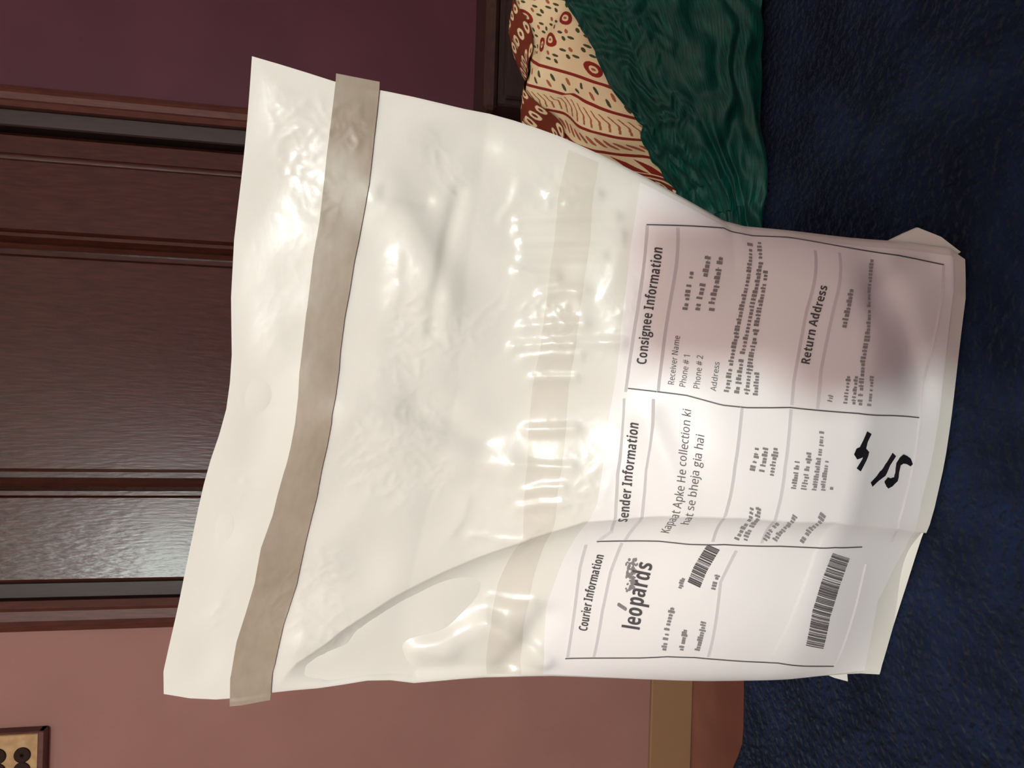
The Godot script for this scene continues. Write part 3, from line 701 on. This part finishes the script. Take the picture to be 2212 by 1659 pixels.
func make_cabinet() -> void:
	var t := base("low_cabinet", Vector3(1.06, 0, -1.69))
	tag(t, "low dark brown varnished cabinet against the maroon wall behind the cloths", "cabinet")
	put(box(Vector3(-0.47, 0.05, -0.09), Vector3(0.47, 0.55, 0.045), 0.004), "body", M.dark_wood, t)
	put(box(Vector3(-0.485, 0.55, -0.093), Vector3(0.485, 0.578, 0.062), 0.008), "top", M.cabinet_top, t)
	put(box(Vector3(-0.455, 0.0, -0.085), Vector3(0.455, 0.05, 0.03), 0.003), "plinth", M.dark_wood, t)
	for i in 2:
		var x := -0.235 + 0.47 * i
		var dr := put(box(Vector3(x - 0.222, 0.07, 0.045), Vector3(x + 0.222, 0.535, 0.058), 0.005), "door", M.dark_wood, t)
		put(lathe([Vector2(0.0, 0.026), Vector2(0.009, 0.023), Vector2(0.011, 0.016), Vector2(0.005, 0.008), Vector2(0.006, 0.0)], 16, 2), "knob", M.brass, dr, Vector3(x + (0.19 if i == 0 else -0.19), 0.33, 0.058))
	var c := base("blanket_chest", Vector3(0.45, 0, -0.95))
	tag(c, "dark wooden chest at the bed's edge under the heaped quilt", "chest")
	put(box(Vector3(-0.42, 0.03, -0.15), Vector3(0.42, 0.42, 0.17), 0.004), "body", M.dark_wood, c)
	put(box(Vector3(-0.43, 0.42, -0.16), Vector3(0.43, 0.446, 0.18), 0.006), "lid", M.dark_wood, c)
	for p in [Vector3(-0.39, 0, -0.12), Vector3(0.39, 0, -0.12), Vector3(-0.39, 0, 0.14), Vector3(0.39, 0, 0.14)]:
		put(box(p - Vector3(0.025, 0, 0.025), p + Vector3(0.025, 0.03, 0.025), 0.003), "foot", M.dark_wood, c)

func bed_edge(x: float) -> float:
	return -0.728 - 0.022 * smoothstep(-0.34, -0.40, x) + 0.006 * sin(x * 16.0 + 0.6)

func make_bed() -> void:
	var t := base("bed", Vector3(0, 0, 0.3))
	tag(t, "low bed under the dark blue bedspread", "bed")
	put(box(Vector3(-1.05, 0.20, -0.99), Vector3(1.15, 0.425, 1.0), 0.03), "mattress", M.ticking, t)
	put(box(Vector3(-1.07, 0.12, -1.0), Vector3(1.17, 0.20, 1.02), 0.006), "frame", M.dark_wood, t)
	for p in [Vector3(-1.0, 0, -0.93), Vector3(1.1, 0, -0.93), Vector3(-1.0, 0, 0.95), Vector3(1.1, 0, 0.95)]:
		put(box(p - Vector3(0.03, 0, 0.03), p + Vector3(0.03, 0.12, 0.03), 0.004), "leg", M.dark_wood, t)
	# the spread: flat on top, turned down over the far edge and the sides
	var sp := func(u: float, v: float) -> Vector3:
		var x := lerpf(-1.10, 1.20, u)
		var far := bed_edge(x)
		var s := v * 2.45      # distance from the hem at the far side
		var drop := 0.30
		var r := 0.018
		var p: Vector3
		if s < drop:
			p = Vector3(x, 0.45 - r - (drop - s), far - 0.002 * sin(x * 40.0))
		elif s < drop + r * PI / 2:
			var a := (s - drop) / r
			p = Vector3(x, 0.45 - r + r * sin(a), far + r - r * cos(a))
		else:
			p = Vector3(x, 0.45, far + r + s - drop - r * PI / 2)
		var n := fold_noise.get_noise_2d(x * 330.0, s * 330.0)
		p.y -= 0.0025 * (1.0 + n) * smoothstep(drop, drop + 0.1, s)
		return p
	tag(put(grid_mesh(150, 330, sp), "bedspread", M.spread), "dark navy blue fleecy bedspread under the mailer", "bedspread")

func make_lamp() -> void:
	# the room's bulb: a bracket on the wall behind the photographer
	var at := Vector3(-0.4, 1.9, 2.25)
	var t := base("wall_lamp", at)
	tag(t, "round white globe lamp on the wall behind the camera", "lamp")
	var z := 2.5 - at.z
	put(lathe([Vector2(0.0, -z + 0.0), Vector2(0.05, -z + 0.0), Vector2(0.05, -z + 0.02), Vector2(0.02, -z + 0.03), Vector2(0.016, -0.085), Vector2(0.03, -0.082), Vector2(0.03, -0.07), Vector2(0.0, -0.07)], 24, 2), "bracket", M.brass, t).rotation.y = PI
	var g := SphereMesh.new()
	g.radius = 0.085
	g.height = 0.17
	put(g, "lamp_globe", M.glow, t)
	var l := OmniLight3D.new()
	l.name = "lamp_light"
	l.light_energy = 14.0
	l.light_color = Color(0.915, 1.0, 0.97)
	l.light_size = 0.08
	l.omni_range = 12.0
	l.omni_attenuation = 2.0
	l.shadow_enabled = true
	t.add_child(l)

# ---------------------------------------------------------------- the photographer, behind the camera: the shade on the label is the phone's, the hand's and the arm's
func blob(bones: Array, cell: float, k: float) -> ArrayMesh:
	# tapered capsules joined by a smooth minimum, meshed as surface nets
	var lo := Vector3.INF
	var hi := -Vector3.INF
	for b in bones:
		var r: float = maxf(b[2], b[3]) + 3.0 * cell
		for p in [b[0], b[1]]:
			lo = lo.min(p - Vector3.ONE * r)
			hi = hi.max(p + Vector3.ONE * r)
	var nx := int((hi.x - lo.x) / cell) + 2
	var ny := int((hi.y - lo.y) / cell) + 2
	var nz := int((hi.z - lo.z) / cell) + 2
	var f := PackedFloat32Array()
	f.resize(nx * ny * nz)
	f.fill(1.0)
	for b in bones:
		var a: Vector3 = b[0]
		var ab: Vector3 = b[1] - a
		var l2 := maxf(ab.length_squared(), 1e-9)
		var ra: float = b[2]
		var rb: float = b[3]
		var reach := maxf(ra, rb) + k + 2.0 * cell
		var i0 := Vector3i(((a.min(b[1]) - Vector3.ONE * reach - lo) / cell).floor()).clamp(Vector3i.ZERO, Vector3i(nx - 1, ny - 1, nz - 1))
		var i1 := Vector3i(((a.max(b[1]) + Vector3.ONE * reach - lo) / cell).ceil()).clamp(Vector3i.ZERO, Vector3i(nx - 1, ny - 1, nz - 1))
		for z in range(i0.z, i1.z + 1):
			for y in range(i0.y, i1.y + 1):
				for x in range(i0.x, i1.x + 1):
					var p := lo + Vector3(x, y, z) * cell - a
					var t := clampf(p.dot(ab) / l2, 0.0, 1.0)
					var d := (p - ab * t).length() - lerpf(ra, rb, t)
					var n := x + nx * (y + ny * z)
					var e := f[n]
					var h := maxf(k - absf(d - e), 0.0) / k
					f[n] = minf(d, e) - h * h * k * 0.25
	var st := SurfaceTool.new()
	st.begin(Mesh.PRIMITIVE_TRIANGLES)
	var id := {}
	var pts := PackedVector3Array()
	for z in nz - 1:
		for y in ny - 1:
			for x in nx - 1:
				var n := x + nx * (y + ny * z)
				var s := 0
				var v := [f[n], f[n + 1], f[n + nx], f[n + nx + 1], f[n + nx * ny], f[n + nx * ny + 1], f[n + nx * ny + nx], f[n + nx * ny + nx + 1]]
				for q in v:
					s += 1 if q < 0.0 else 0
				if s == 0 or s == 8:
					continue
				var sum := Vector3.ZERO
				var c := 0
				for e in [[0, 1], [2, 3], [4, 5], [6, 7], [0, 2], [1, 3], [4, 6], [5, 7], [0, 4], [1, 5], [2, 6], [3, 7]]:
					var p: float = v[e[0]]
					var q: float = v[e[1]]
					if (p < 0.0) != (q < 0.0):
						var t := p / (p - q)
						var pa := Vector3(e[0] & 1, (e[0] >> 1) & 1, e[0] >> 2)
						var pb := Vector3(e[1] & 1, (e[1] >> 1) & 1, e[1] >> 2)
						sum += pa.lerp(pb, t)
						c += 1
				id[n] = pts.size()
				pts.append(lo + (Vector3(x, y, z) + sum / c) * cell)
	var idx := PackedInt32Array()
	for n in id:
		var x: int = n % nx
		var y: int = (n / nx) % ny
		var z: int = n / (nx * ny)
		if x == 0 or y == 0 or z == 0:
			continue
		for ax in 3:
			var step: int = [1, nx, nx * ny][ax]
			var u: int = [nx, nx * ny, 1][ax]
			var w: int = [nx * ny, 1, nx][ax]
			if (f[n] < 0.0) == (f[n + step] < 0.0):
				continue
			if not (id.has(n - u) and id.has(n - w) and id.has(n - u - w)):
				continue
			var q := [id[n], id[n - u], id[n - u - w], id[n - w]]
			if f[n] < 0.0:
				idx.append_array([q[0], q[2], q[1], q[0], q[3], q[2]])
			else:
				idx.append_array([q[0], q[1], q[2], q[0], q[2], q[3]])
	for p in pts:
		st.set_smooth_group(0)
		st.add_vertex(p)
	for i in idx:
		st.add_index(i)
	st.generate_normals()
	return st.commit()

func make_person() -> void:
	# the phone, lens at the top right seen from the screen side
	var tilt := Basis(Vector3.RIGHT, deg_to_rad(-11.8)) * Basis(Vector3.BACK, deg_to_rad(1.74))
	var ph := base("smartphone", Vector3(0, 0.84, 0))
	ph.basis = tilt
	tag(ph, "dark smartphone held upright in the photographer's hand", "phone")
	put(box(Vector3(-0.055, -0.125, 0.006), Vector3(0.020, 0.037, 0.0145), 0.004), "body", M.phone, ph)
	put(box(Vector3(-0.053, -0.122, 0.0142), Vector3(0.018, 0.034, 0.0149), 0.0003), "screen", M.phone_glass, ph)
	put(lathe([Vector2(0.0, -0.0052), Vector2(0.006, -0.0052), Vector2(0.0065, -0.0062), Vector2(0.0065, -0.003)], 24, 2), "lens_ring", M.phone_glass, ph, Vector3(0, 0, 0.0115))
	# the person
	var t := base("person", Vector3.ZERO)
	tag(t, "person in pale mauve clothes sitting cross-legged on the bed, holding up a phone", "person")
	var V := func(x: float, y: float, z: float) -> Vector3: return Vector3(0, 0.84, 0) + tilt * Vector3(x, y, z)
	var wrist := Vector3(0.062, 0.690, 0.050)
	var hand := [[V.call(0.018, -0.095, 0.000), wrist, 0.022, 0.024], [V.call(0.024, -0.070, -0.002), wrist, 0.018, 0.024], [V.call(0.030, -0.105, 0.012), wrist, 0.018, 0.022]]
	hand.append([V.call(-0.048, -0.142, 0.006), V.call(0.022, -0.138, 0.006), 0.021, 0.024])
	hand.append([V.call(0.020, -0.120, 0.004), V.call(-0.040, -0.140, 0.014), 0.022, 0.020])
	for i in 4:
		var y := -0.052 - i * 0.019
		var r: float = [0.0088, 0.0092, 0.0088, 0.0078][i]
		var reach: float = [0.002, 0.0, -0.002, -0.008][i]
		hand.append([V.call(0.020, y - 0.012, -0.006), V.call(-0.018, y, -0.006), r * 1.1, r])
		hand.append([V.call(-0.018, y, -0.006), V.call(-0.048 - reach, y + 0.003, -0.005), r, r * 0.95])
		hand.append([V.call(-0.048 - reach, y + 0.003, -0.005), V.call(-0.066, y + 0.004, 0.010), r * 0.95, r * 0.85])
	hand.append([wrist, V.call(0.033, -0.080, 0.018), 0.016, 0.013])
	hand.append([V.call(0.033, -0.080, 0.018), V.call(0.020, -0.052, 0.026), 0.0115, 0.010])
	hand.append([V.call(0.020, -0.052, 0.026), V.call(0.002, -0.032, 0.026), 0.010, 0.009])
	hand.append([wrist, wrist + Vector3(0.05, -0.035, 0.075), 0.025, 0.030])
	put(blob(hand, 0.004, 0.010), "hand_and_wrist", M.skin, t)
	var head := Vector3(0.045, 1.05, 0.50)
	var skull := [[head + Vector3(0, 0.035, 0.02), head + Vector3(0, 0.03, -0.01), 0.082, 0.078], [head + Vector3(0, -0.02, -0.02), head + Vector3(0, -0.075, -0.055), 0.066, 0.036], [head + Vector3(0, 0.005, -0.085), head + Vector3(0, -0.028, -0.105), 0.010, 0.016],
		[head + Vector3(-0.078, -0.005, 0.005), head + Vector3(-0.080, -0.04, 0.0), 0.014, 0.010], [head + Vector3(0.078, -0.005, 0.005), head + Vector3(0.080, -0.04, 0.0), 0.014, 0.010], [head + Vector3(-0.022, -0.064, -0.092), head + Vector3(0.022, -0.064, -0.092), 0.006, 0.006], [head + Vector3(0, -0.05, 0.02), Vector3(0.05, 0.91, 0.59), 0.052, 0.055]]
	put(blob(skull, 0.007, 0.022), "head", M.skin, t)
	put(blob([[head + Vector3(0, 0.055, 0.035), head + Vector3(0, 0.06, 0.0), 0.083, 0.075], [head + Vector3(0, 0.0, 0.06), head + Vector3(0, -0.05, 0.06), 0.06, 0.045]], 0.009, 0.03), "hair", M.hair, t)
	for s in [-1.0, 1.0]:
		var e := SphereMesh.new()
		e.radius = 0.0125
		e.height = 0.025
		put(e, "eye", M.bakelite, t, head + Vector3(0.03 * s, -0.004, -0.079))
	var c := Vector3(0.05, 0.60, 0.74)
	var chest := Vector3(0.05, 0.82, 0.66)
	var elbow := Vector3(0.235, 0.60, 0.30)
	var clothes := [[c, chest, 0.135, 0.125], [c + Vector3(-0.07, 0, 0), chest + Vector3(-0.09, 0.03, 0), 0.11, 0.095], [c + Vector3(0.07, 0, 0), chest + Vector3(0.09, 0.03, 0), 0.11, 0.095], [chest + Vector3(-0.15, 0.08, 0), chest + Vector3(0.15, 0.08, 0), 0.06, 0.06],
		[chest + Vector3(0.165, 0.07, 0), elbow, 0.058, 0.046], [elbow, wrist + Vector3(0.04, -0.028, 0.06), 0.046, 0.034],
		[chest + Vector3(-0.165, 0.07, 0), Vector3(-0.19, 0.62, 0.52), 0.058, 0.046], [Vector3(-0.19, 0.62, 0.52), Vector3(-0.14, 0.60, 0.36), 0.046, 0.036],
		[c + Vector3(-0.09, 0, 0), Vector3(-0.26, 0.545, 0.42), 0.092, 0.065], [c + Vector3(0.09, 0, 0), Vector3(0.36, 0.545, 0.42), 0.092, 0.065],
		[Vector3(-0.26, 0.54, 0.42), Vector3(0.08, 0.515, 0.40), 0.062, 0.045], [Vector3(0.36, 0.54, 0.42), Vector3(0.02, 0.515, 0.46), 0.062, 0.045]]
	put(blob(clothes, 0.016, 0.05), "clothes", M.clothes, t)
	put(blob([[Vector3(-0.145, 0.603, 0.37), Vector3(-0.135, 0.60, 0.31), 0.026, 0.028], [Vector3(-0.15, 0.60, 0.32), Vector3(-0.16, 0.595, 0.25), 0.009, 0.008], [Vector3(-0.14, 0.60, 0.31), Vector3(-0.142, 0.597, 0.24), 0.009, 0.008], [Vector3(-0.125, 0.60, 0.31), Vector3(-0.122, 0.596, 0.245), 0.009, 0.008], [Vector3(-0.11, 0.60, 0.32), Vector3(-0.104, 0.595, 0.262), 0.008, 0.007], [Vector3(-0.115, 0.60, 0.35), Vector3(-0.085, 0.592, 0.31), 0.011, 0.009]], 0.005, 0.008), "resting_hand", M.skin, t)
	for s in [-1.0, 1.0]:
		put(blob([[Vector3(0.05 + 0.05 * s, 0.512, 0.43 - 0.03 * s), Vector3(0.05 + 0.15 * s, 0.50, 0.37), 0.036, 0.030]], 0.008, 0.01), "foot", M.skin, t)


func make_materials() -> void:
	var m := mat("film", srgb(224, 220, 213), 0.25, 0.45)
	m.normal_enabled = true
	m.normal_texture = noise_tex(0.02, FastNoiseLite.FRACTAL_RIDGED, 3, Color.BLACK, Color.WHITE, true, 3.0, 512, 8)
	m.normal_scale = 0.06
	m.uv1_scale = Vector3(2.2, 3, 1)
	m = mat("paper", srgb(236, 231, 231), 0.29, 0.5)
	m = mat("tape", srgb(157, 145, 129), 0.42, 0.5)
	m.albedo_texture = noise_tex(0.012, FastNoiseLite.FRACTAL_FBM, 4, Color(0.95, 0.94, 0.93), Color(1, 1, 1), false, 4.0, 512, 5)
	m.uv1_scale = Vector3(4, 0.5, 1)
	m = mat("clear_tape", Color(0.82, 0.74, 0.62, 0.13), 0.27, 0.6)
	m.transparency = BaseMaterial3D.TRANSPARENCY_ALPHA
	mat("ink", srgb(84, 78, 80), 0.5)
	mat("soft_ink", srgb(112, 104, 104), 0.5)
	mat("pale_ink", srgb(138, 130, 130), 0.5)
	mat("grey_ink", srgb(214, 207, 209), 0.5)
	mat("marker", srgb(22, 20, 24), 0.4)
	m = mat("pink", srgb(157, 114, 104), 0.62, 0.4)
	m.albedo_texture = noise_tex(0.006, FastNoiseLite.FRACTAL_FBM, 5, Color(0.95, 0.94, 0.94), Color(1, 1, 1), false, 4.0, 512, 11)
	m.normal_enabled = true
	m.normal_texture = noise_tex(0.05, FastNoiseLite.FRACTAL_FBM, 4, Color.BLACK, Color.WHITE, true, 1.0, 512, 12)
	m.normal_scale = 0.25
	triplanar(m, Vector3(1.2, 1.2, 1.2))
	m = mat("maroon", srgb(80, 36, 48), 0.55, 0.4)
	m.albedo_texture = noise_tex(0.006, FastNoiseLite.FRACTAL_FBM, 5, Color(0.86, 0.86, 0.82), Color(1, 1, 1), false, 4.0, 512, 14)
	triplanar(m, Vector3(1.0, 1.0, 1.0))
	mat("lilac", srgb(206, 170, 178), 0.65, 0.4)
	mat("ceiling", srgb(232, 224, 214), 0.8)
	m = mat("skirting", srgb(146, 112, 82), 0.5)
	m = mat("floor_tile", srgb(158, 104, 88), 0.4)
	m.albedo_texture = noise_tex(0.01, FastNoiseLite.FRACTAL_FBM, 5, Color(0.85, 0.85, 0.85), Color(1, 1, 1), false, 4.0, 512, 15)
	triplanar(m, Vector3(1.5, 1.5, 1.5))
	# varnished door wood, grain upright
	var grain := noise_tex(0.02, FastNoiseLite.FRACTAL_FBM, 5, Color(0.72, 0.70, 0.68), Color(1, 1, 1), false, 4.0, 512, 21)
	var grain_n := noise_tex(0.03, FastNoiseLite.FRACTAL_FBM, 5, Color.BLACK, Color.WHITE, true, 5.0, 512, 22)
	m = mat("door", srgb(72, 36, 26), 0.27, 0.42)
	m.albedo_texture = grain
	m.normal_enabled = true
	m.normal_texture = grain_n
	m.normal_scale = 0.12
	triplanar(m, Vector3(9.0, 1.2, 9.0))
	m = mat("casing", srgb(98, 54, 44), 0.45, 0.5)
	m.albedo_texture = grain
	triplanar(m, Vector3(12.0, 1.5, 12.0))
	m = mat("jamb", srgb(50, 32, 26), 0.5, 0.5)
	m.albedo_texture = grain
	triplanar(m, Vector3(12.0, 1.5, 12.0))
	m = mat("dark_wood", srgb(50, 34, 30), 0.35, 0.5)
	m.albedo_texture = grain
	triplanar(m, Vector3(3.0, 9.0, 9.0))
	m = mat("cabinet_top", srgb(66, 44, 36), 0.35, 0.5)
	m.albedo_texture = grain
	triplanar(m, Vector3(3.0, 9.0, 9.0))
	m = mat("brass", srgb(176, 146, 84), 0.35)
	m.metallic = 0.9
	m = mat("plate", srgb(196, 160, 112), 0.5)
	m.albedo_texture = noise_tex(0.02, FastNoiseLite.FRACTAL_FBM, 4, Color(0.82, 0.80, 0.74), Color(1, 1, 1), false, 4.0, 256, 31)
	triplanar(m, Vector3(6, 6, 6))
	mat("bakelite", srgb(46, 28, 22), 0.75, 0.3)
	m = mat("floral", Color.WHITE, 0.85, 0.3)
	m.albedo_texture = print_image()
	m = mat("shawl", srgb(4, 100, 82), 0.55, 0.35)
	m.albedo_texture = noise_tex(0.03, FastNoiseLite.FRACTAL_FBM, 4, Color(0.22, 0.26, 0.30), Color(1, 1, 1), false, 4.0, 512, 41)
	m.uv1_scale = Vector3(2.0, 9.0, 1)
	m.rim_enabled = true
	m.rim = 0.1
	m = mat("spread", srgb(24, 36, 64), 0.95, 0.2)
	m.albedo_texture = noise_tex(0.014, FastNoiseLite.FRACTAL_FBM, 5, Color(0.62, 0.60, 0.58), Color(1, 1, 1), false, 4.0, 512, 51)
	m.normal_enabled = true
	m.normal_texture = noise_tex(0.09, FastNoiseLite.FRACTAL_FBM, 4, Color.BLACK, Color.WHITE, true, 5.0, 512, 52)
	m.uv1_scale = Vector3(5, 5, 1)
	m.rim_enabled = true
	m.rim = 0.25
	mat("ticking", srgb(150, 140, 130), 0.9)
	m = mat("glow", srgb(250, 248, 240), 0.4)
	m.emission_enabled = true
	m.emission = Color(0.915, 1.0, 0.97)
	m.emission_energy_multiplier = 4.0
	mat("phone", srgb(30, 30, 34), 0.4)
	mat("phone_glass", srgb(12, 12, 14), 0.1)
	mat("skin", srgb(178, 128, 100), 0.55)
	mat("hair", srgb(28, 22, 20), 0.5)
	m = mat("clothes", srgb(196, 158, 170), 0.9)


func _ready() -> void:
	var cam := Camera3D.new()
	cam.name = "camera"
	cam.fov = 51.95
	cam.near = 0.02
	cam.position = Vector3(0, 0.84, 0)
	cam.basis = Basis(Vector3.RIGHT, deg_to_rad(-11.8)) * Basis(Vector3.BACK, deg_to_rad(-90.0 + 1.74))
	add_child(cam)
	cam.current = true
	var we := WorldEnvironment.new()
	we.name = "surroundings"
	var env := Environment.new()
	env.background_mode = Environment.BG_COLOR
	env.background_color = Color(0.01, 0.01, 0.012)
	env.tonemap_mode = Environment.TONE_MAPPER_LINEAR
	env.tonemap_exposure = 0.365
	env.sdfgi_enabled = true
	env.ssao_enabled = true
	env.ssil_enabled = true
	we.environment = env
	add_child(we)
	rng.seed = 7
	crinkle.seed = 4
	crinkle.noise_type = FastNoiseLite.TYPE_SIMPLEX_SMOOTH
	crinkle.frequency = 0.06
	crinkle.fractal_type = FastNoiseLite.FRACTAL_RIDGED
	crinkle.fractal_octaves = 2
	patches.seed = 23
	patches.noise_type = FastNoiseLite.TYPE_SIMPLEX_SMOOTH
	patches.frequency = 0.011
	soft.seed = 9
	soft.noise_type = FastNoiseLite.TYPE_SIMPLEX_SMOOTH
	soft.frequency = 0.011
	soft.fractal_octaves = 2
	fold_noise.seed = 17
	fold_noise.noise_type = FastNoiseLite.TYPE_SIMPLEX_SMOOTH
	fold_noise.frequency = 0.02
	fold_noise.fractal_octaves = 3
	make_materials()
	make_lamp()
	make_room()
	make_door()
	make_cabinet()
	make_bed()
	make_switchboard()
	make_cloths()
	make_mailer()
	make_person()
